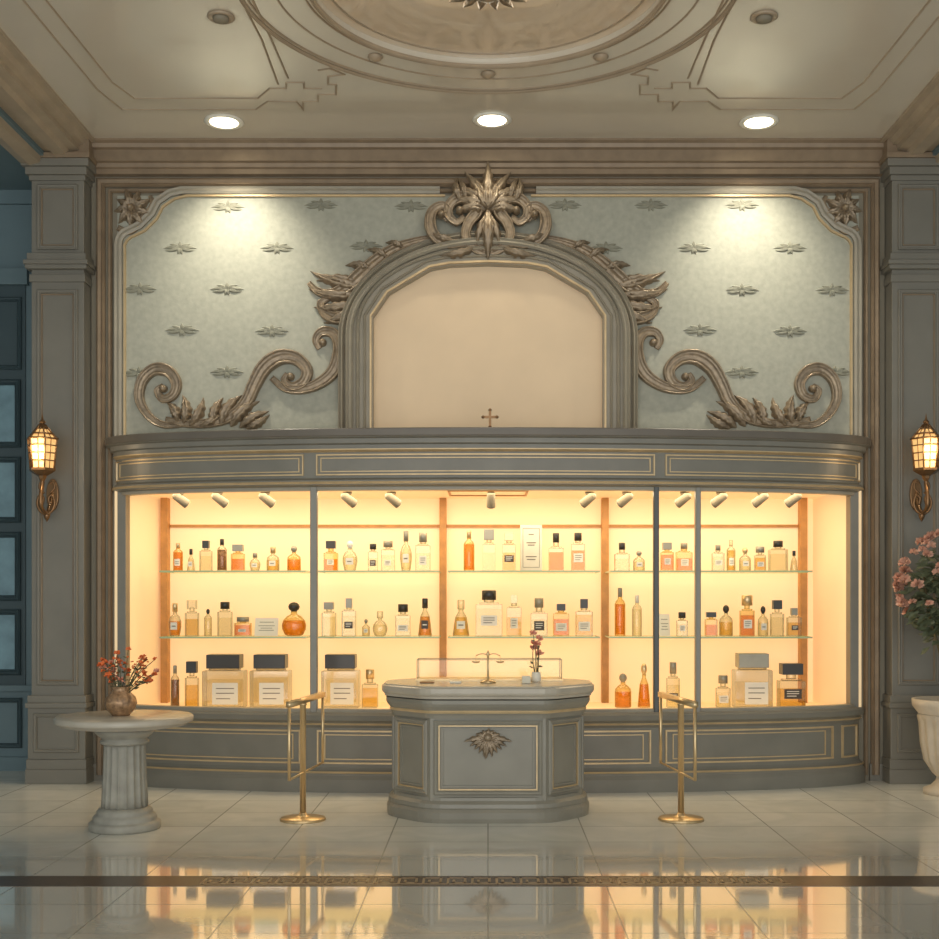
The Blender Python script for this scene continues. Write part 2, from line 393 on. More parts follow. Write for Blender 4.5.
def resamp(full,n):
    seg=[0]
    for i in range(1,len(full)): seg.append(seg[-1]+math.dist(full[i-1],full[i]))
    T=seg[-1]; P=[]
    for k in range(n):
        d=T*k/(n-1); j=max(i for i in range(len(seg)) if seg[i]<=d+1e-9); j=min(j,len(full)-2)
        t=(d-seg[j])/(seg[j+1]-seg[j]); P.append((full[j][0]*(1-t)+full[j+1][0]*t,full[j][1]*(1-t)+full[j+1][1]*t))
    return P
def nich(off):
    base=[(374,446),(374,319),(390,296),(431,272),(450,268.5),(488,267)]
    full=base+[(2*CX-x,y) for x,y in base[-2::-1]]
    s=1+off/114
    return [(CX+(x-CX)*s, y if y>320 else 321-(321-y)*(1+off/57)) for x,y in full]
wm=wallmap(-.012)
NN=161
def band(OUT,INN,H,mt,H2=None):
    n=NN; vs=[wm(x,y,0) for x,y in OUT]+[wm(x,y,H) for x,y in OUT]+[wm(x,y,H2 or H) for x,y in INN]+[wm(x,y,0) for x,y in INN]
    fs=[]
    for i in range(n-1):
        for j in range(3): fs.append((j*n+i,j*n+i+1,(j+1)*n+i+1,(j+1)*n+i))
    b.add(vs,fs,mt)
b=MB(); H=13
INN=resamp(nich(0),NN)
band(resamp(arch(149,338,233,2.0),NN),resamp(arch(136,336,246,2.0),NN),6,0,9)
band(resamp(arch(140,336,242,2.0),NN),INN,H,0)
up=lambda u,v,h:wm(u,v,h+H)
b.sweep(arch(146,338,236,2.0),fprof(6,8),lambda u,v,h:wm(u,v,h+5),mt=0)
b.sweep(arch(137,336,245,2.0),fprof(7,6),up,mt=0)
b.sweep(arch(129,332,252,2.05),fprof(3.5,4),up,mt=0)
b.sweep(nich(8),fprof(2.5,3),up,mt=0)
b.sweep(nich(2.0),simple(2.4,2.5),up,mt=1)
struct(b,'trim_12',['light','gold','bronze'])
b=MB(); b.add([wm(x,y,1.2) for x,y in INN],[tuple(range(NN))],0)
struct(b,'wall_niche',['niche'])
# ============ CARVED ORNAMENTS
def side_orn(mir):
    f=wallmap(-.012,mir)
    x0,_,z0=f(238,440,0)
    e=empty('scroll_ornament',(x0,-.012,z0),'carved gilded acanthus and C-scroll relief beside the arched niche','wall ornament','scrollwork flanking the niche')
    C1=[(186,424),(164,425),(149,416),(140,399),(143,381),(155,370),(169,372),(177,384),(173,396),(163,399),(158,391),(164,386)]
    C2=[(166,420),(188,424),(212,423),(233,416),(247,402),(255,385),(265,368),(280,358),(296,359),(307,370),(304,382),(293,387),(285,381),(288,374)]
    C3=[(272,378),(284,388),(298,390),(315,386),(331,375),(339,359),(339,343),(332,333),(321,333),(316,341),(320,349)]
    for C,r0,r1,rm,dk in ((C1,3,2.8,6.4,(164,389)),(C2,3.4,3,8,(291,377)),(C3,3,2.8,7.2,(323,343))):
        b=MB(); scroll(b,C,r0,r1,f,rmid=rm,hscale=1.4); disk(b,dk[0],dk[1],4,f,8); ob(b,'scroll',['carve'],e)
    for (x,y,a,L,w,bd) in ((178,422,90,24,12,1.1),(184,424,68,30,13,.9),(190,426,45,32,13,.7),(200,427,20,28,11,.4),
        (214,425,98,30,13,-1.0),(222,426,84,38,15,-1.0),(231,427,66,40,15,-.9),(240,428,46,34,13,-.6),(246,429,20,28,11,.4)):
        leafpart(e,x,y,math.radians(a),L,w,f,h=9,lobes=5,bend=bd,amp=.32)
    x0,_,z0=f(345,320,0)
    e2=empty('leaf_scroll_ornament',(x0,-.012,z0),'carved gilded acanthus spray sweeping off the arch shoulder','wall ornament','acanthus sprays on the arch')
    for C,rm in (([(432,238),(412,243),(392,251),(374,264),(360,278),(346,289),(332,295),(318,292),(309,283)],8),([(362,280),(360,298),(352,312),(339,319),(326,315),(321,304),(329,299)],6.5)):
        b=MB(); scroll(b,C,2.6,2.5,f,rmid=rm,hscale=1.7); ob(b,'scroll',['carve'],e2)
    for (x,y,a,L,w,bd) in ((364,288,174,56,15,-.4),(360,295,188,52,15,-.5),(357,302,204,44,15,-.6),(352,309,224,32,12,-.6),(372,272,140,28,11,1.0),(388,260,130,24,10,.9),(358,284,160,42,13,.6),(404,250,135,20,9,.9)):
        leafpart(e2,x,y,math.radians(a),L,w,f,h=11,lobes=5,bend=bd,amp=.32)
side_orn(False); side_orn(True)
e=empty('crest_ornament',(0,-.15,EYE+(CY-264)*.00832),'large carved gilded cartouche crest crowning the arch','wall ornament')
f0=wallmap(-.02); fc=lambda u,v,h:f0(u,v,h+12)
for a,L,wd,bd in ((150,34,13,-1.2),(30,34,13,1.2),(134,38,14,-1.1),(46,38,14,1.1),(119,42,15,-.9),(61,42,15,.9),(104,46,16,-.6),(76,46,16,.6)):
    leafpart(e,488,216,math.radians(a),L,wd,fc,h=10,lobes=5,bend=-bd,amp=.32)
leafpart(e,488,216,math.radians(90),50,15,lambda u,v,h:f0(u,v,h+15),h=12,lobes=5,amp=.3)
for a in (45,68,112,135): leafpart(e,488,214,math.radians(a),27,9,lambda u,v,h:f0(u,v,h+18),h=8,lobes=3,bend=.9 if a<90 else -.9,amp=.25)
for mir in (0,1):
    g0=wallmap(-.02,bool(mir)); g=lambda u,v,h,g0=g0:g0(u,v,h+10)
    for C,rm,dk in (([(488,258),(474,252),(466,240),(469,227),(477,216),(474,206),(462,202),(451,208),(449,219),(457,226),(465,220)],6.8,(460,215)),
                  ([(484,252),(466,247),(450,248),(437,242),(431,230),(433,216),(443,210),(450,217),(445,224)],6.2,(442,219))):
        b=MB(); scroll(b,C,3.4,2.8,g,rmid=rm,hscale=1.6); disk(b,dk[0],dk[1],4,g,12); ob(b,'scroll',['carve'],e)
    for (x,y,a,L,w,bd) in ((462,206,125,26,11,-.9),(466,204,95,24,10,.6),(474,252,205,36,12,-.5),(454,244,178,26,11,-.6)):
        leafpart(e,x,y,math.radians(a),L,w,g,h=11,lobes=4,bend=bd,amp=.3)
leafpart(e,488,214,math.radians(270),50,17,fc,h=15,lobes=5,amp=.3)
for a in (240,255,285,300): leafpart(e,488,218,math.radians(a),36,11,fc,h=12,lobes=4,bend=.4 if a<270 else -.4,amp=.3)
for mir in (0,1):
    f=wallmap(-.012,bool(mir)); b=MB()
    for a,L in ((100,22),(60,20),(20,22),(-20,22),(-60,22),(-100,20),(140,18),(180,18),(220,20)):
        leaf(b,132,209,math.radians(a),L,11,f,h=7,lobes=4,bend=.3,amp=.3)
    scroll(b,[(118,228),(128,232),(138,226),(148,214),(153,204),(150,196)],3,2,f,rmid=4)
    disk(b,132,209,4,f,11)
    ob(b,'corner_ornament',['carve'],label='gilded carved leaf ornament in the panel corner',cat='wall ornament',group='panel corner leaves')
# ============ DISPLAY CASE
EA,EB=3.08,.66
def et(x): return math.asin(max(-1,min(1,x/EA)))
def ell(x,off):
    t=et(x); px,py=EA*sin(t),-EB*cos(t); nx,ny=sin(t)/EA,-cos(t)/EB; l=sqrt(nx*nx+ny*ny)
    return px+nx/l*off,py+ny/l*off
def epath(n=72,t0=-90,t1=90): 
    return [(EA*sin(math.radians(t0+(t1-t0)*i/n)),-EB*cos(math.radians(t0+(t1-t0)*i/n))) for i in range(n+1)]
plan=lambda u,v,h:(u,v,h)
def pxx(px):
    x=(px-CX)*9.6/F
    for _ in range(6):
        y=ell(max(-EA*.999,min(EA*.999,x)),0)[1]; x=(px-CX)*(y-CAMY)/F
    return max(-EA*.995,min(EA*.995,x))
def cmap(off0):
    def f(u,v,h):
        x,y=ell(u,off0+h); return (x,y,v)
    return f
def solid_sweep(prof,mt=0):
    b=MB(); P=epath()
    vs=b.sweep(P,prof,plan,mt=mt,cap=True); n=len(prof)
    b.add(vs[0::n],[tuple(range(len(P)))],mt); b.add(vs[n-1::n],[tuple(range(len(P)))],mt)
    return b
def cframe(b,px0,px1,z0,z1,off,w,h,mt):
    xa,xb=pxx(px0),pxx(px1); k=14
    P=[(xa+(xb-xa)*i/k,z1) for i in range(k+1)]+[(xb+(xa-xb)*i/k,z0) for i in range(k+1)]
    b.sweep(P,simple(w,h),cmap(off),closed=True,mt=mt)
case=empty('display_case',(0,0,0),'grey-green bow-fronted built-in perfume display case with glowing shelves','display case')
WT,WB=2.385,.625
b=solid_sweep([(-.09,2.43),(-.09,WT),(.0,WT),(.035,WT+.015),(.035,WT+.05),(.0,WT+.07),(0,2.66),(.025,2.675),(.03,2.71),(.055,2.72),(.06,2.755),(.09,2.765),(.09,2.83),(.0,2.84)])
ob(b,'cornice',['case'],case)
b=MB(); b.sweep(epath(),[(.091,2.768),(.098,2.775),(.098,2.825),(.091,2.832)],plan)
b.sweep(epath(),[(.001,2.664),(.03,2.680),(.03,2.672),(.001,2.655)],plan,mt=1); b.sweep(epath(),[(.036,WT+.02),(.041,WT+.03),(.036,WT+.04)],plan,mt=1)
for a,c in ((116,303),(317,654),(666,860)):
    cframe(b,a,c,WT+.095,2.635,0,.014,.012,1); cframe(b,a+4,c-4,WT+.12,2.61,0,.01,.006,1)
ob(b,'cornice_moulding',['casedk','gold'],case,label='brown cornice edge with thin gold panel lines')
b=solid_sweep([(-.1,0.0),(.05,0),(.05,.10),(.035,.13),(.035,.15),(.01,.17),(0,.19),(0,.50),(.015,.52),(.015,.54),(.04,.56),(.045,.60),(.03,.62),(-.09,.625),(-.12,.555)])
ob(b,'base',['case'],case)
b=MB()
for z,o in ((.155,.036),(.53,.016)): b.sweep(epath(),[(o,z-.008),(o+.006,z),(o,z+.008)],plan)
for a,c in ((122,300),(318,478),(492,650),(666,832),(842,856)):
    cframe(b,a,c,.225,.475,0,.016,.014,0)
    if c-a>50: cframe(b,a+7,c-7,.255,.445,0,.010,.007,0)
ob(b,'base_panel_moulding',['gold'],case,label='thin gold panel lines on the curved base')
b=MB(); b.box(-2.86,2.86,.56,.60,.55,2.42); ob(b,'back_panel',['back'],case,label='glowing cream back panel')
for sg in (-1,1):
    b=MB()
    xs=[sg*3.02,sg*2.85]; b.add([(xs[0],-.12,.55),(xs[1],.56,.55),(xs[1],.56,2.42),(xs[0],-.12,2.42),(xs[0]+sg*.05,-.12,.55),(xs[1]+sg*.05,.60,.55),(xs[1]+sg*.05,.60,2.42),(xs[0]+sg*.05,-.12,2.42)],[(0,1,2,3),(4,5,6,7),(0,3,7,4),(1,2,6,5),(2,3,7,6),(0,1,5,4)])
    ob(b,'side_panel',['cream'],case)
def slab(z0,z1):
    P=[ell(x,-.10) for x in [-2.95+5.9*i/40 for i in range(41)]]+[(2.85,.56),(-2.85,.56)]
    n=len(P); b=MB(); b.add([(x,y,z0) for x,y in P]+[(x,y,z1) for x,y in P],[tuple(range(n)),tuple(range(n,2*n))]+[(i,(i+1)%n,n+(i+1)%n,n+i) for i in range(n)]); return b
ob(slab(.56,.605),'case_floor',['cream'],case)
b=slab(2.39,2.42)
ob(b,'case_ceiling',['cream'],case)
b=MB(); b.sweep([(-.32,-.25),(-.32,.2),(.32,.2),(.32,-.25)],simple(.02,.01),lambda u,v,h:(u,v,2.39-h),closed=True); ob(b,'ceiling_panel_line',['oak'],case)
for px,w,mt in ((313,.055,'mull'),(657,.042,'dark'),(699,.042,'mull')):
    x=pxx(px); X,Y=ell(x,-.035); b=MB(); b.box(X-w/2,X+w/2,Y-.035,Y+.035,WB-.01,WT+.01)
    ob(b,'mullion',[mt],case,bevel=.006)
for px in (119,857):
    x=pxx(px); X,Y=ell(x,-.03); b=MB(); b.box(X-.035,X+.035,Y-.03,.0,WB-.01,WT+.01); ob(b,'corner_post',['case'],case,bevel=.004)
for zz0,zz1 in ((WT-.025,WT+.003),(WB-.005,WB+.02)):
    b=MB(); b.sweep(epath(60,-82,82),[(-.09,zz0),(-.01,zz0),(-.01,zz1),(-.09,zz1),(-.09,zz0)],plan); ob(b,'window_rail',['light'],case)
def px2x(px,y): return (px-CX)*(y-CAMY)/F
for px in (165,443,605,803):
    X=px2x(px,.5); b=MB(); b.box(X-.03,X+.03,.46,.56,.605,2.39); ob(b,'post',['oak'],case,label='slim honey oak shelf post',bevel=.003)
b=MB(); b.box(px2x(169,.5),px2x(799,.5),.53,.56,2.135,2.16); ob(b,'rail',['oak'],case,label='thin honey oak rail',bevel=.003)
SZ=[1.745,1.195,.605]
bays=[(160,306),(318,439),(448,600),(610,812)]
for z in SZ[:2]:
    for a,c in bays:
        b=MB(); b.box(px2x(a,.0),px2x(c,.0),-.02,.458,z-.014,z,0,front=1); ob(b,'shelf',['shelfg','shelfe'],case,label='green-edged clear glass shelf')
for px in (181,220,267,349,393,491,588,625,683,719,760,793):
    y=-.12 if 160<px<820 else 0
    xx=px2x(px,y)
    dirx=-.35 if px<480 else (.35 if px>500 else 0)
    e=empty('case_spotlight',(xx,y,2.39),'small grey adjustable spotlight under the case ceiling','spotlight','spotlights in the display case')
    b=MB(); b.lathe([(.02,2.365),(.025,2.389)],xx,y,12); b.tube([(xx,y,2.37),(xx,y,2.345)],.008,6); ob(b,'mount',['grey'],e)
    c=Vector((xx,y,2.325)); dv=Vector((-dirx*1.9,.4,-.55)).normalized()
    b=MB(); b.tube([c-dv*.075,c-dv*.06,c+dv*.05,c+dv*.065],[.02,.034,.038,.038],12); ob(b,'spotlight_head',['grey'],e)
    b=MB(); b.tube([c+dv*.066,c+dv*.07],[.03,.03],12); ob(b,'lens',['lens'],e)
# ============ BOTTLES
def shelfbottle(kind,px,hpx,wpx,row,liq,cap,lab=1,y=None):
    y=(.12+random.uniform(-.06,.10)) if y is None else y
    s=(y-CAMY)/F; h=hpx*s; w=wpx*s*.98; x=(px-CX)*s; z=SZ[row]+.0005
    cn={'l_amber':'amber','l_gold':'golden','l_pale':'clear','l_dark':'brown'}[liq]
    cpn={'black':'black','silver':'silver','brass':'brass','g_clear':'glass','white':'white'}[cap]
    rn=['top shelf','middle shelf','lowest ledge'][row]
    if kind=='card':
        e=empty('display_card',(x,y,z),'small cream printed display card leaning on the '+rn,'card','display cards in the case')
        b=MB(); b.add([(x-w/2,y,z),(x+w/2,y,z),(x+w/2,y+h*.3,z+h),(x-w/2,y+h*.3,z+h),(x-w/2,y+.006,z),(x+w/2,y+.006,z),(x+w/2,y+h*.3+.006,z+h),(x-w/2,y+h*.3+.006,z+h)],[(0,1,2,3),(4,5,6,7),(0,1,5,4),(1,2,6,5),(2,3,7,6),(3,0,4,7)])
        ob(b,'card',['white'],e)
        b=MB()
        for k,(q,ww) in enumerate(((.75,.3),(.55,.35),(.42,.25),(.3,.32))):
            yy=y+h*.3*q-.0012; b.add([(x-w*ww,yy,z+h*q),(x+w*ww,yy,z+h*q),(x+w*ww,yy+.004,z+h*q+.007),(x-w*ww,yy+.004,z+h*q+.007)],[(0,1,2,3)])
        ob(b,'printed_lines',['ink'],e); return
    if kind=='box':
        e=empty('perfume_carton',(x,y,z),'upright pale perfume carton with printed panel on the '+rn,'box')
        b=MB(); b.box(x-w/2,x+w/2,y-w*.25,y+w*.25,z,z+h); ob(b,'carton',['carton'],e,bevel=.002)
        b=MB(); yf=y-w*.25-.0008
        b.sweep(rect(x-w*.38,x+w*.38,z+h*.08,z+h*.92),simple(.004,.001),plane_map(yf+.0005),closed=True)
        for q,ww in ((.78,.12),(.6,.22),(.55,.16),(.3,.25),(.24,.2)): b.box(x-w*ww,x+w*ww,yf-.0005,yf+.0005,z+h*q,z+h*q+.008)
        ob(b,'printed_panel',['ink'],e); return
    gm='g_amber' if liq in('l_amber','l_dark') and random.random()<.6 else ('g_silver' if kind=='big' else 'g_clear')
    shp={'rect':'square-shouldered','round':'rounded','tall':'tall slender','flask':'squat globe','big':'large square'}[kind]
    e=empty('perfume_bottle',(x,y,z),'%s %s perfume bottle with %s cap on the %s'%(shp,cn,cpn,rn),'perfume bottle','perfume bottles on the '+rn)
    bb=MB(); lq=MB(); cp=MB(); lb=MB(); cpb=0
    labm=['white','ink']
    if lab==2 or (kind!='big' and random.random()<.16): labm=['darklab','white']
    if kind in('rect','round','tall') and lab==1 and random.random()<.40: lab=0
    if kind in('rect','big'):
        fb=.66+random.uniform(-.06,.05); dp=w*(.32 if kind=='rect' else .28)
        if kind=='big': fb=.70
        hb=h*fb; bb.box(x-w/2,x+w/2,y-dp,y+dp,z,z+hb)
        if kind=='rect':
            bb.box(x-w*.36,x+w*.36,y-dp*.7,y+dp*.7,z+hb,z+hb+h*.04)
            bb.lathe([(w*.2,z+hb+h*.04),(w*.2,z+h*.80)],x,y,14)
            cw=w*random.choice((.27,.34,.22,.40)); ct=.79 if fb>.68 else .75
            if random.random()<.5: cp.lathe([(cw,z+h*ct),(cw,z+h*.99),(cw*.9,z+h)],x,y,16)
            else: cp.box(x-cw,x+cw,y-min(cw,dp),y+min(cw,dp),z+h*ct,z+h); cpb=.0015
        else:
            bb.box(x-w*.36,x+w*.36,y-dp*.7,y+dp*.7,z+hb,z+h*.74)
            cp.box(x-w*.40,x+w*.40,y-dp*.95,y+dp*.95,z+h*.74,z+h); cpb=.004
        e_=.006 if kind=='rect' else .035
        lq.box(x-w/2+e_,x+w/2-e_,y-dp+min(e_,.012),y+dp-min(e_,.012),z+e_*1.3,z+hb*random.uniform(.65,.88))
        yf=y-dp; lx=random.choice((.30,.24,.34)) if kind=='rect' else .31
        if lab:
            q0=random.uniform(.18,.34); q1=q0+random.uniform(.22,.4)
            zl0,zl1=(z+hb*q0,z+hb*q1) if kind=='rect' else (z+hb*.10,z+hb*.68)
            xo=0 if kind=='rect' else w*.06
            lb.box(x+xo-w*lx,x+xo+w*lx,yf-.0012,yf-.0002,zl0,zl1)
            for q in (.25,.5,.72): lb.box(x+xo-w*lx*.7,x+xo+w*lx*(.7-.3*(q<.3)),yf-.0018,yf-.001,zl0+(zl1-zl0)*q,zl0+(zl1-zl0)*q+h*.016,1)
        bv=.004 if kind=='rect' else .010
    else:
        r=w/2
        if kind=='round': pr=random.choice(([(r*.9,0),(r,.03),(r,.45),(r*.92,.55),(r*.6,.63),(r*.3,.68),(r*.27,.76)],[(r*.7,0),(r*.8,.04),(r,.3),(r*.98,.45),(r*.7,.6),(r*.35,.66),(r*.3,.76)],[(r*.95,0),(r,.03),(r*.85,.3),(r*.7,.52),(r*.4,.64),(r*.3,.68),(r*.3,.76)]))
        elif kind=='tall': pr=[(r*.95,0),(r,.02),(r,.66),(r*.8,.72),(r*.4,.77),(r*.38,.83)]
        else: pr=[(r*.5,0),(r*.75,.04),(r*.97,.2),(r,.32),(r*.9,.46),(r*.6,.58),(r*.28,.64),(r*.24,.74)]
        sy=.8 if kind!='flask' else .6
        bb.lathe([(a,z+q*h) for a,q in pr],x,y,20,sy=sy)
        lmax=.53 if kind!='tall' else .66
        lp=[(max(.003,a-.005),z+max(q,.03)*h) for a,q in pr if q<=lmax]
        lq.lathe(lp,x,y,16,sy=sy)
        top=pr[-1][1]-.02
        if random.random()<.45: 
            cp.lathe([(r*.25,z+top*h)]+[(max(.001,r*.48*sin(pi*k/6)),z+(top+ (1-top)*(1-cos(pi*k/6))/2)*h) for k in range(1,7)],x,y,14)
        else: cp.lathe([(r*.42,z+top*h),(r*.42,z+h*.98),(r*.36,z+h)],x,y,14)
        if lab and kind=='tall':
            for i,(zz0,zz1,rr,mt) in enumerate(((.18,.42,1.012,0),(.24,.26,1.02,1),(.31,.33,1.02,1))):
                vs=[];
                for k in range(9):
                    a=-pi/2+(-.6+1.2*k/8)*(1 if mt==0 else .7); vs+=[(x+r*rr*cos(a),y+r*rr*sin(a)*sy,z+zz0*h),(x+r*rr*cos(a),y+r*rr*sin(a)*sy,z+zz1*h)]
                lb.add(vs,[(2*k,2*k+1,2*k+3,2*k+2) for k in range(8)],mt,True)
        elif lab and kind=='round':
            yf=y-r*sy*1.0-.001; lb.box(x-r*.5,x+r*.5,yf-.001,yf+r*.15,z+.2*h,z+.42*h); lb.box(x-r*.3,x+r*.3,yf-.002,yf-.0008,z+.29*h,z+.32*h,1)
        bv=0
    ob(bb,'glass_body',[gm],e,bevel=bv); ob(lq,'liquid',[liq],e); ob(cp,'cap',[cap],e,label=cpn+' cap',bevel=cpb)
    if lb.v: ob(lb,'paper_label',labm,e)
A_,G_,P_,D_='l_amber','l_gold','l_pale','l_dark'; K_,S_,B_,C_='black','silver','brass','g_clear'
rows=[
 [('tall',178,28,10,A_,B_),('round',191,22,8,P_,K_),('rect',206,30,12,P_,K_),('tall',222,32,10,D_,K_),('rect',238,26,13,A_,S_),('round',255,18,11,P_,S_),('round',273,24,13,G_,B_),('round',294,25,14,A_,S_),
  ('rect',331,30,14,A_,K_),('round',350,30,15,P_,'white'),('rect',373,27,10,P_,K_),('rect',388,30,14,P_,S_),('round',406,40,12,P_,S_),('rect',423,38,15,P_,S_),
  ('tall',469,40,11,A_,B_),('rect',489,41,13,P_,S_),('rect',509,38,14,G_,B_),('box',531,46,22,P_,S_),('rect',556,38,15,A_,K_),('rect',578,38,14,A_,K_),
  ('rect',622,28,15,P_,K_),('round',639,20,12,P_,S_),('rect',667,28,13,A_,S_),('rect',684,28,16,A_,S_),('rect',718,26,12,P_,S_),('tall',731,31,9,G_,C_),('round',745,23,12,P_,B_),('rect',760,24,11,G_,S_),('rect',778,30,18,P_,K_),('round',794,20,8,P_,K_)],
 [('round',175,33,13,A_,B_),('rect',192,36,13,G_,C_),('tall',208,27,8,P_,K_),('rect',225,34,14,P_,K_),('rect',243,19,16,A_,S_),('card',266,18,24,P_,S_),('flask',294,34,25,A_,K_),
  ('rect',329,34,14,P_,S_),('rect',349,38,14,P_,S_),('round',366,17,8,P_,S_),('flask',380,25,15,P_,C_),('rect',403,32,15,P_,K_),('round',425,38,14,A_,K_),
  ('round',461,36,17,G_,C_),('rect',489,46,27,P_,K_),('rect',514,41,15,G_,C_),('rect',539,38,17,P_,S_),('rect',561,32,16,A_,K_),('rect',584,37,17,G_,K_),
  ('tall',620,48,11,A_,S_),('tall',637,41,10,P_,'white'),('card',665,22,11,P_,S_),('rect',682,24,11,P_,K_),('rect',711,24,12,A_,K_),('round',726,31,14,G_,K_),('rect',747,41,14,A_,B_),('round',763,30,11,P_,K_),('rect',777,36,13,P_,K_),('rect',794,28,14,G_,S_)],
 [('tall',175,42,9,D_,S_),('rect',192,46,13,G_,K_),('big',225,53,42,P_,K_),('big',271,53,40,P_,K_),('big',341,53,38,P_,K_),('rect',370,38,16,G_,B_),
  ('round',623,34,17,A_,S_),('round',644,44,13,A_,B_),('rect',673,45,13,P_,S_),('rect',723,32,14,P_,S_),('big',752,54,38,P_,S_),('rect',791,44,26,G_,K_,2)]]
for ri,row in enumerate(rows):
    for it in row: shelfbottle(it[0],it[1],it[2],it[3],ri,it[4],it[5],lab=it[6] if len(it)>6 else 1,y=(.02 if ri==2 else None))
zc=2.8405; yc=-.5; sc=(yc-CAMY)/F; xc=(490-CX)*sc
e=empty('cross_finial',(xc,yc,zc),'small brass ornamental cross standing on the cornice','ornament')
b=MB(); b.lathe([(.045,zc),(.045,zc+.01),(.02,zc+.02),(.012,zc+.035)],xc,yc,16); ob(b,'foot',['brassdk'],e)
b=MB(); b.box(xc-.01,xc+.01,yc-.008,yc+.008,zc+.03,zc+.16); b.box(xc-.055,xc+.055,yc-.0075,yc+.0075,zc+.098,zc+.116)
for dx,dz in ((-.055,.107),(.055,.107),(0,.163)): b.lathe([(.001,zc+dz-.014),(.013,zc+dz-.006),(.013,zc+dz+.006),(.001,zc+dz+.014)],xc+dx,yc,10)
ob(b,'cross',['brassdk'],e)
# ============ COUNTER
cyf=-1.92
cnt=empty('reception_counter',(0,-1.48,0),'octagonal grey-green panelled counter with carved front crest','counter')
OCT=[(-.39,cyf),(.39,cyf),(.655,cyf+.28),(.655,cyf+.60),(.40,cyf+.86),(-.40,cyf+.86),(-.655,cyf+.60),(-.655,cyf+.28)]
def rounded(P,k=5,rr=.12):
    out=[];n=len(P)
    for i in range(n):
        a,p,c=Vector(P[i-1]),Vector(P[i]),Vector(P[(i+1)%n])
        u=p+(a-p).normalized()*rr; w=p+(c-p).normalized()*rr
        for q in range(k+1):
            t=q/k; v=u*(1-t)**2+p*2*t*(1-t)+w*t*t; out.append((v.x,v.y))
    return out
RO=rounded(OCT); RT=rounded(OCT,4,.05)
def closedsweep(P,prof,mt=0):
    b=MB(); vs=b.sweep(P,prof,plan,closed=True,mt=mt); n=len(prof)
    b.add(vs[0::n],[tuple(range(len(P)))],mt); b.add(vs[n-1::n],[tuple(range(len(P)))],mt); return b
b=closedsweep(OCT,[(0,.12),(0,.80)])
for i in (7,0,1,2,6):
    p,q=Vector(OCT[i]),Vector(OCT[(i+1)%8]); L=(q-p).length; d=(q-p)/L; nn=Vector((d.y,-d.x))
    mp=lambda u,v,h,p=p,d=d,nn=nn:(p.x+d.x*u+nn.x*h,p.y+d.y*u+nn.y*h,v)
    b.sweep(rect(.04,L-.04,.20,.67),fprof(.035,.018),mp,closed=True,mt=0)
    b.sweep(rect(.06,L-.06,.22,.65),simple(.010,.014),mp,closed=True,mt=1)
    b.sweep(rect(.08,L-.08,.24,.63),simple(.014,.010),mp,closed=True,mt=0)
ob(b,'body',['counter','gold'],cnt)
b=closedsweep(RO,[(.02,0),(.055,0),(.06,.03),(.06,.07),(.045,.09),(.05,.10),(.045,.125),(.02,.145),(.015,.165),(-.005,.17)]); ob(b,'plinth',['counter'],cnt)
b=closedsweep(RT,[(-.01,.70),(.015,.70),(.02,.72),(.03,.74),(.03,.755),(.05,.78),(.06,.80),(.06,.825),(.02,.83)]); b.sweep(RT,[(.031,.735),(.036,.745),(.031,.755)],plan,closed=True,mt=1); ob(b,'cornice',['counter','gold'],cnt)
b=closedsweep(RT,[(.03,.83),(.068,.835),(.072,.85),(.085,.862),(.09,.875),(.09,.905),(.078,.912),(.074,.92),(0,.92)]); ob(b,'worktop',['ctop'],cnt,label='grey-taupe stone worktop with profiled edge')
b=MB(); fC=wallmap(cyf-.012)
for a,L in ((270,23),(252,21),(288,21),(234,19),(306,19),(216,19),(324,19),(200,21),(340,21),(184,25),(-4,25),(160,13),(20,13),(125,9),(55,9),(90,9)): leaf(b,CX,737,math.radians(a),L,7,fC,h=4,lobes=4,bend=.25 if a<270 and a>90 else -.25,amp=.35)
disk(b,CX,737,4.5,fC,7); ob(b,'carved_crest',['carve'],cnt,label='gilded leaf carving on the counter front')
TZ=.92
e=empty('glass_display_box',(0,-1.30,TZ),'low clear glass display box with silver edges on the counter','display box')
b=MB(); x0,x1,y0,y1,z0,z1=-.51,.53,-1.38,-1.16,TZ+.012,TZ+.15
b.add([(x0,y0,z0),(x1,y0,z0),(x1,y1,z0),(x0,y1,z0),(x0,y0,z1),(x1,y0,z1),(x1,y1,z1),(x0,y1,z1)],[(4,5,6,7),(0,1,5,4),(1,2,6,5),(2,3,7,6),(3,0,4,7)]); ob(b,'glass_cover',['glass'],e)
b=MB(); b.box(x0-.01,x1+.01,y0-.01,y1+.01,TZ+.0005,TZ+.012); ob(b,'tray',['brass'],e)
b=MB()
C8=[(x,y,z) for z in (z0,z1) for x,y in ((x0,y0),(x1,y0),(x1,y1),(x0,y1))]
for i in range(4):
    b.tube([C8[4+i],C8[4+(i+1)%4]],.0028,6); b.tube([C8[i],C8[i+4]],.0028,6)
ob(b,'edge_frame',['silver'],e)
e=empty('balance_scale',(.0,-1.62,TZ),'small brass balance stand on the counter top','scale')
b=MB(); b.lathe([(.055,TZ+.0005),(.055,TZ+.01),(.02,TZ+.02),(.008,TZ+.03),(.008,TZ+.19),(.014,TZ+.2),(.006,TZ+.22),(.001,TZ+.23)],0,-1.62,16); ob(b,'stand',['brass'],e)
b=MB(); b.tube(cr([(-.085,-1.62,TZ+.19),(-.04,-1.62,TZ+.205),(0,-1.62,TZ+.195),(.04,-1.62,TZ+.205),(.085,-1.62,TZ+.19)],4),.005,6)
for sg in (-1,1): b.tube([(sg*.085,-1.62,TZ+.19),(sg*.085,-1.62,TZ+.15)],.0015,4)
ob(b,'beam',['brass'],e)
for sg in (-1,1):
    b=MB(); b.lathe([(.005,TZ+.138),(.025,TZ+.143),(.03,TZ+.152)],sg*.085,-1.62,12); ob(b,'pan',['brass'],e)
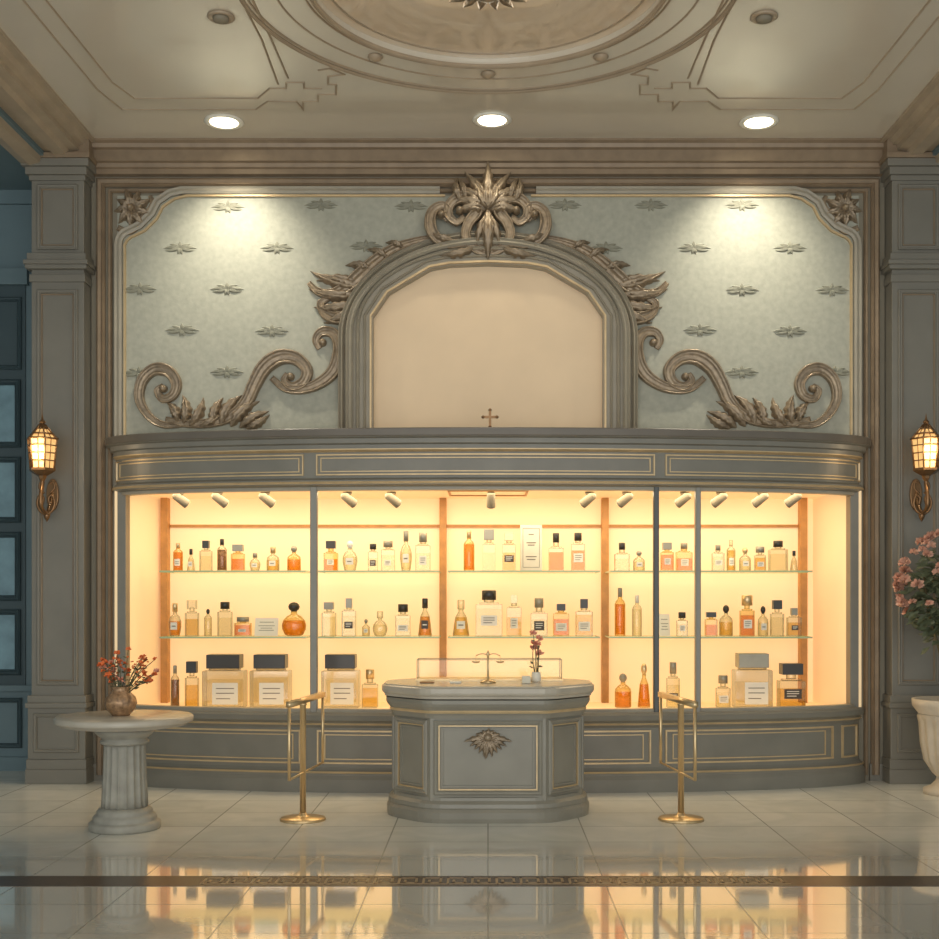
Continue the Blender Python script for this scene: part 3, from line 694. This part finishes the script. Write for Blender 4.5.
for px,cw,ch,mt,lb_,nm in ((456,.04,.012,'white','small white paper pad lying on the counter','note_pad'),(428,.05,.01,'brassdk','small brown leather tray on the counter','leather_tray')):
    xx=(px-CX)*.0071; b=MB(); b.box(xx-cw,xx+cw,-1.66,-1.56,TZ+.0005,TZ+ch); ob(b,nm,[mt],label=lb_,cat='stationery',bevel=.003)
def petals(mb,c,r,k,mt,seed):
    rd=random.Random(seed)
    for j in range(k):
        th=rd.uniform(0,2*pi); ph=rd.uniform(-.3,1.2); d=Vector((cos(th)*cos(ph),sin(th)*cos(ph),sin(ph)))
        u=d.orthogonal().normalized(); w=d.cross(u); C=Vector(c)
        a=C+d*r*.0; tip=C+d*r+w*r*.1; m1=C+d*r*.65+u*r*.38+w*r*.12; m2=C+d*r*.65-u*r*.38+w*r*.12
        mb.add([a,m1,tip,m2,C+d*r*.6-w*r*.05],[(0,1,4),(1,2,4),(2,3,4),(3,0,4)],mt,True)
def flower(base,tip,r,fm,label,group,seed,k=14,n_leaf=2,spray=0):
    e=empty('flower',base,label,'flower',group); rd=random.Random(seed)
    base=Vector(base); tip=Vector(tip); mid=(base+tip)/2+Vector((rd.uniform(-.015,.015),rd.uniform(-.015,.015),.02))
    path=cr([tuple(base),tuple(mid),tuple(tip)],4)
    b=MB(); b.tube(path,.0028,5); ob(b,'flower_stem',['stem'],e)
    b=MB(); petals(b,tip,r,k,0,seed); b.lathe([(.001,-r*.25),(r*.25,0),(.001,r*.3)],tip.x,tip.y,8,dz=tip.z)
    ob(b,'blossom',[fm],e)
    for q in range(spray):
        p=mid+(tip-mid)*(.35+.3*q)+Vector((rd.uniform(-.03,.03),rd.uniform(-.03,.03),rd.uniform(-.01,.02)))
        b=MB(); petals(b,p,r*.6,8,0,seed+q*7+1); ob(b,'blossom',[fm],e)
    for q in range(n_leaf):
        b=MB()
        p=Vector(path[rd.randint(2,len(path)-2)]); d=Vector((rd.uniform(-1,1),rd.uniform(-1,1),rd.uniform(-.1,.6))).normalized(); u=d.orthogonal().normalized(); L=max(.035,r*1.5)
        b.add([p,p+d*L*.5+u*L*.2,p+d*L,p+d*L*.5-u*L*.2],[(0,1,2,3)],0)
        ob(b,'leaf',['leafg'],e)
vx=(536-CX)*.0071; vy=-1.52
b=MB(); b.lathe([(.028,TZ+.0005),(.034,TZ+.01),(.034,TZ+.04),(.030,TZ+.065),(.032,TZ+.07),(.027,TZ+.07),(.024,TZ+.03)],vx,vy,20); ob(b,'bud_vase',['white'],label='small white ceramic bud vase on the counter',cat='vase')
for k in range(8):
    a=k*2.4; flower((vx+.012*cos(a),vy+.012*sin(a),TZ+.035),(vx+.055*cos(a)*(.4+.1*(k%4)),vy+.05*sin(a),TZ+.20+.035*(k%5)),.033,'pinkf','pink blossom on a thin stem in the bud vase','pink flowers on the counter',k+50,k=14,n_leaf=1)
b=MB(); xx=(527-CX)*.0071; b.box(xx-.04,xx+.02,-1.68,-1.6,TZ+.0005,TZ+.05); ob(b,'small_box',['carton'],label='small pale box beside the bud vase',cat='box',bevel=.003)
# ============ PEDESTAL TABLE
tx,ty=-2.385,-2.15
e=empty('pedestal_table',(tx,ty,0),'round stone-topped side table on a fluted column','table')
b=MB(); b.lathe([(.20,.655),(.30,.665),(.40,.68),(.405,.695),(.435,.70),(.44,.71),(.44,.733),(.43,.742),(.001,.742)],tx,ty,64); ob(b,'table_top',['ctop'],e)
b=MB(); fl=lambda a,z:1-.10*abs(cos(a*9))**.5
b.lathe([(.150,.14),(.148,.2),(.14,.35),(.135,.52),(.137,.56)],tx,ty,144,fl=fl)
ob(b,'fluted_column',['stone'],e)
b=MB(); b.lathe([(.14,.555),(.155,.565),(.155,.58),(.14,.59),(.15,.60),(.175,.62),(.19,.635),(.19,.656),(.001,.656)],tx,ty,48); ob(b,'capital',['stone'],e)
b=MB(); b.lathe([(.225,0),(.23,.01),(.23,.045),(.215,.055),(.20,.06),(.205,.075),(.195,.095),(.175,.105),(.18,.12),(.165,.14),(.14,.145)],tx,ty,48); ob(b,'foot',['stone'],e)
vz=.7425; vx,vy=(121-CX)*.00657,-2.15
b=MB(); b.lathe([(.055,vz),(.06,vz+.008),(.09,vz+.04),(.103,vz+.08),(.095,vz+.12),(.06,vz+.155),(.05,vz+.17),(.06,vz+.19),(.052,vz+.19),(.045,vz+.16),(.07,vz+.1)],vx,vy,48,fl=lambda a,z:1+.025*sin(a*12+z*60)); ob(b,'flower_vase',['vase'],label='round bronze-brown patterned vase on the pedestal table',cat='vase')
rd=random.Random(3)
for k in range(28):
    a=rd.uniform(0,2*pi); q=rd.uniform(.15,1); el=rd.uniform(.02,.27)
    flower((vx+.02*cos(a),vy+.02*sin(a),vz+.12),(vx+.01+.25*q*cos(a),vy+.15*q*sin(a),vz+.20+el*(1.1-.55*q)),.018+.013*rd.random(),'orangef' if rd.random()<.85 else 'pinkf','orange blossom spray in the round vase','flowers in the table vase',k+100,k=12,n_leaf=3,spray=2)
# ============ STANCHIONS
def stanchion(x,y,sg):
    e=empty('barrier_stand',(x,y,0),'polished brass barrier stand with rectangular rail on a round base','barrier','brass barriers beside the counter')
    b=MB(); b.lathe([(.155,0),(.157,.008),(.15,.018),(.06,.026),(.03,.035),(.025,.05)],x,y,40); ob(b,'base',['brass'],e)
    b=MB(); b.lathe([(.021,.03),(.021,.78),(.027,.785),(.027,.798)],x,y,16); ob(b,'pole',['brass'],e)
    p0=(x-sg*.035,y-.36); p1=(x+sg*.068,y+.50)
    b=MB(); b.tube([(p0[0],p0[1]-.02,.818),(p1[0],p1[1]+.02,.818)],.026,4); ob(b,'top_rail',['brass'],e)
    for p in (p0,p1):
        b=MB(); b.tube([(p[0],p[1],.81),(p[0],p[1],.32)],.011,8); ob(b,'upright_bar',['brass'],e)
    b=MB(); b.tube([(p0[0],p0[1],.325),(p1[0],p1[1],.325)],.008,8); ob(b,'lower_rail',['brass'],e)
stanchion(-1.262,-1.84,1); stanchion(1.316,-1.84,-1)
# ============ SCONCES
def sconce(x):
    y=-.42; yp=-.17; xb=x
    e=empty('wall_sconce',(x,yp,2.2),'aged brass lantern wall sconce with warm glowing glass','wall lamp','lantern sconces on the pilasters')
    b=MB(); 
    P=[(xb+.05*cos(t),2.36+.13*sin(t)) for t in [2*pi*k/24 for k in range(24)]]
    b.add([(u,yp,v) for u,v in P]+[(u,yp-.03,v) for u,v in P],[tuple(range(24)),tuple(range(24,48))]+[(i,(i+1)%24,24+(i+1)%24,24+i) for i in range(24)])
    ob(b,'backplate',['brassdk'],e,bevel=.006)
    b=MB(); b.tube(cr([(x,yp-.02,2.38),(x,yp-.08,2.27),(x,yp-.16,2.20),(x,y-.02,2.24),(x,y-.03,2.34),(x,y,2.42),(x,y,2.49)],6),[.016]*37,8)
    for s2 in (-1,1):
        b.tube(cr([(x+s2*a,y+.08,z) for a,z in ((.01,2.19),(.05,2.22),(.07,2.28),(.05,2.34),(.02,2.32),(.03,2.27))],5),.011,6)
        b.tube(cr([(x+s2*a,y+.1,z) for a,z in ((.02,2.36),(.06,2.40),(.05,2.45),(.02,2.44))],5),.009,6)
    b.lathe([(.001,2.13),(.02,2.16),(.028,2.19),(.012,2.22)],x,y+.1,12)
    ob(b,'bracket_arm',['brassdk'],e)
    b=MB(); b.lathe([(.01,2.44),(.03,2.47),(.035,2.49),(.075,2.51),(.105,2.53),(.105,2.55),(.09,2.552)],x,y,6,sm=False); ob(b,'lantern_base',['brassdk'],e)
    b=MB(); b.lathe([(.088,2.552),(.112,2.78),(.10,2.79),(.045,2.86)],x,y,6,sm=False); ob(b,'glass_shade',['langlass'],e,label='glowing amber glass')
    b=MB()
    for k in range(12):
        a=2*pi*k/12; q=1.0 if k%2==0 else .872
        b.tube([(x+q*r*cos(a),y+q*r*sin(a),z) for r,z in ((.094,2.545),(.118,2.785),(.05,2.865),(.022,2.90))],.0075 if k%2==0 else .0035,5)
    for z,r in ((2.61,.103),(2.67,.110),(2.73,.116),(2.785,.124),(2.825,.086)): b.tube([(x+r*cos(2*pi*k/6),y+r*sin(2*pi*k/6),z) for k in range(6)],.005 if z<2.78 else .008,5,closed=True)
    ob(b,'cage',['brassdk'],e)
    b=MB(); b.lathe([(.052,2.86),(.03,2.89),(.018,2.905),(.028,2.92),(.01,2.94),(.001,2.99)],x,y,6,sm=False); ob(b,'lantern_cap',['brassdk'],e)
    l=bpy.data.lights.new('sconce_light','POINT'); l.energy=4; l.color=(1,.74,.44); l.shadow_soft_size=.06
    o=bpy.data.objects.new('sconce_light',l); o.location=(x,y-.18,2.66); bpy.context.scene.collection.objects.link(o)
sconce(-3.555); sconce(3.495)
# ============ URN + PLANT
ux,uy=3.575,-.72
b=MB(); b.lathe([(.20,0),(.20,.04),(.15,.06),(.11,.10),(.10,.13),(.14,.17),(.19,.26),(.215,.40),(.225,.55),(.245,.60),(.235,.62),(.28,.68),(.285,.735),(.25,.735),(.235,.60)],ux,uy,96,fl=lambda a,z:(1+.045*cos(a*16)) if .17<z<.56 else 1)
ob(b,'urn_planter',['urn'],label='tall cream fluted stone urn planter standing by the pilaster',cat='planter')
e=empty('flowering_plant',(ux,uy,.66),'tall leafy plant with dusty pink blossoms in the urn','plant')
rd=random.Random(5)
for k in range(5):
    b=MB(); a=k*1.3; b.tube(cr([(ux+.04*cos(a),uy+.04*sin(a),.62),(ux+.06*cos(a),uy+.05*sin(a),1.0),(ux+.16*cos(a),uy+.14*sin(a),1.4),(ux+.2*cos(a+.3),uy+.2*sin(a+.3),1.75)],4),[.016-.0008*i for i in range(13)],6)
    ob(b,'stem',['stem'],e)
b=MB()
for k in range(620):
    th=rd.uniform(0,2*pi); ph=rd.uniform(-1.2,1.3); q=rd.uniform(.35,1)
    p=Vector((ux+.32*q*cos(th)*cos(ph),uy+.28*q*sin(th)*cos(ph),1.50+.42*q*sin(ph)))
    d=Vector((cos(th),sin(th),rd.uniform(-.8,.8))).normalized(); u=d.orthogonal().normalized(); w=d.cross(u); L=rd.uniform(.07,.13)
    b.add([p,p+d*L*.5+u*L*.22,p+d*L-w*L*.15,p+d*L*.5-u*L*.22],[(0,1,2),(0,2,3)],0)
q=ob(b,'foliage',['leafg'],e,label='dense dark green leaves'); q['kind']='stuff'
nb=0
while nb<96:
    th=rd.uniform(pi*.75,pi*1.95); ph=rd.uniform(-.55,1.4); p=(ux+.39*cos(th)*cos(ph),uy+.34*sin(th)*cos(ph),1.60+.42*sin(ph))
    nb+=1
    b=MB(); petals(b,p,rd.uniform(.032,.058),22,0,nb); ob(b,'blossom',['roseF'],e)
# ============ ADJACENT WINDOWS
s2=(.6-CAMY)/F
for i,(t,bm_) in enumerate(((383,445),(460,520),(535,598),(612,672))):
    b=MB(); X0,X1=(-46-CX)*s2,(19-CX)*s2; z0,z1=EYE+(CY-bm_)*s2,EYE+(CY-t)*s2
    b.sweep(rect(X0,X1,z0,z1),fprof(.05,.04),plane_map(.585),closed=True,mt=0); b.box(X0,X1,.58,.598,z0,z1,1)
    struct(b,'window_%d'%(i+1),['tealdk','pane'])
b=MB(); X0,X1=(-52-CX)*s2,(26-CX)*s2
b.box(X0,X1,.585,.6,.75,EYE+(CY-286)*s2,0)
b.sweep(rect(X0+.04,X1-.05,EYE+(CY-368)*s2,EYE+(CY-300)*s2),fprof(.04,.025),plane_map(.585),closed=True,mt=0)
b.box(X0-.2,X1+.03,.54,.6,EYE+(CY-286)*s2,EYE+(CY-270)*s2,1); b.box(-8,-3.75,.56,.6,EYE+(CY-205)*s2,5.1,1)
b.box(-8,-3.75,.56,.6,.0,.12,1); b.sweep(rect(X0+.04,X1-.05,.22,.62),fprof(.04,.025),plane_map(.59),closed=True,mt=0)
b.box(-8,-3.75,.56,.6,.70,.75,1)
struct(b,'trim_13',['tealdk','teal'])
b=MB(); b.box(-3.3,-3.17,-.03,0,0,.14); b.box(3.17,3.3,-.03,0,0,.14); struct(b,'baseboard_back',['pil'])
# ============ DOWNLIGHTS
for px,py,en in ((224,121,150),(492,119,24),(759,121,150)):
    x,y=onceil(px,py)
    e=empty('ceiling_downlight',(x,y,HC),'round white recessed ceiling downlight, lit','downlight','lit downlights over the display case')
    b=MB(); b.lathe([(.150,HC),(.155,HC-.012),(.13,HC-.02),(.115,HC-.012)],x,y,40); ob(b,'trim_ring',['white'],e)
    b=MB(); b.lathe([(.113,HC-.010),(.11,HC-.016),(.05,HC-.018)],x,y,40); ob(b,'diffuser',['lampon'],e)
    l=bpy.data.lights.new('downlight','SPOT'); l.energy=en; l.color=(1,.93,.76); l.spot_size=math.radians(94); l.spot_blend=1; l.shadow_soft_size=.10
    o=bpy.data.objects.new('downlight',l); o.location=(x,y-.1,HC-.05); o.rotation_euler=(math.radians(24),0,0); bpy.context.scene.collection.objects.link(o)
for px,py in ((221,16),(764,16)):
    x,y=onceil(px,py)
    e=empty('ceiling_spotlight',(x,y,HC),'small unlit round ceiling spotlight with bronze ring','spotlight','unlit ceiling spotlights')
    b=MB(); b.lathe([(.085,HC),(.09,HC-.01),(.075,HC-.02),(.06,HC-.012)],x,y,32); ob(b,'trim_ring',['cline'],e)
    b=MB(); b.lathe([(.055,HC-.005),(.05,HC-.03),(.03,HC-.04),(.001,HC-.045)],x,y,24); ob(b,'spotlight_lens',['grey'],e)
# ============ LIGHTS
def area(name,loc,rot,sx,sy,en,col):
    l=bpy.data.lights.new(name,'AREA'); l.shape='RECTANGLE'; l.size=sx; l.size_y=sy; l.energy=en; l.color=col
    o=bpy.data.objects.new(name,l); o.location=loc; o.rotation_euler=rot; bpy.context.scene.collection.objects.link(o)
area('case_strip',(0,-.1,2.375),(0,0,0),5.3,.35,42,(1,.81,.52))
area('window_daylight',(0,-12.0,2.4),(math.radians(97),0,0),9,4.5,285,(1,.985,.96))  # soft fill lamp added behind the camera, no window there
area('ceiling_glow',(0,CCY,HC+RD-.01),(0,0,0),1.2,1.2,14,(1,.88,.7))  # soft overhead fill added at the ceiling medallion
w=bpy.data.worlds.new('World'); bpy.context.scene.world=w; w.use_nodes=True
w.node_tree.nodes['Background'].inputs[0].default_value=(.74,.82,.82,1); w.node_tree.nodes['Background'].inputs[1].default_value=.75
# ============ CAMERA
c=bpy.data.cameras.new('Camera'); c.sensor_width=36; c.lens=F/939*36; c.shift_x=-(CX-469.5)/939; c.shift_y=(CY-469.5)/939
o=bpy.data.objects.new('Camera',c); o.location=(0,CAMY,EYE); o.rotation_euler=(math.radians(90),0,0)
bpy.context.scene.collection.objects.link(o); bpy.context.scene.camera=o
bpy.context.scene.view_settings.view_transform='Standard'
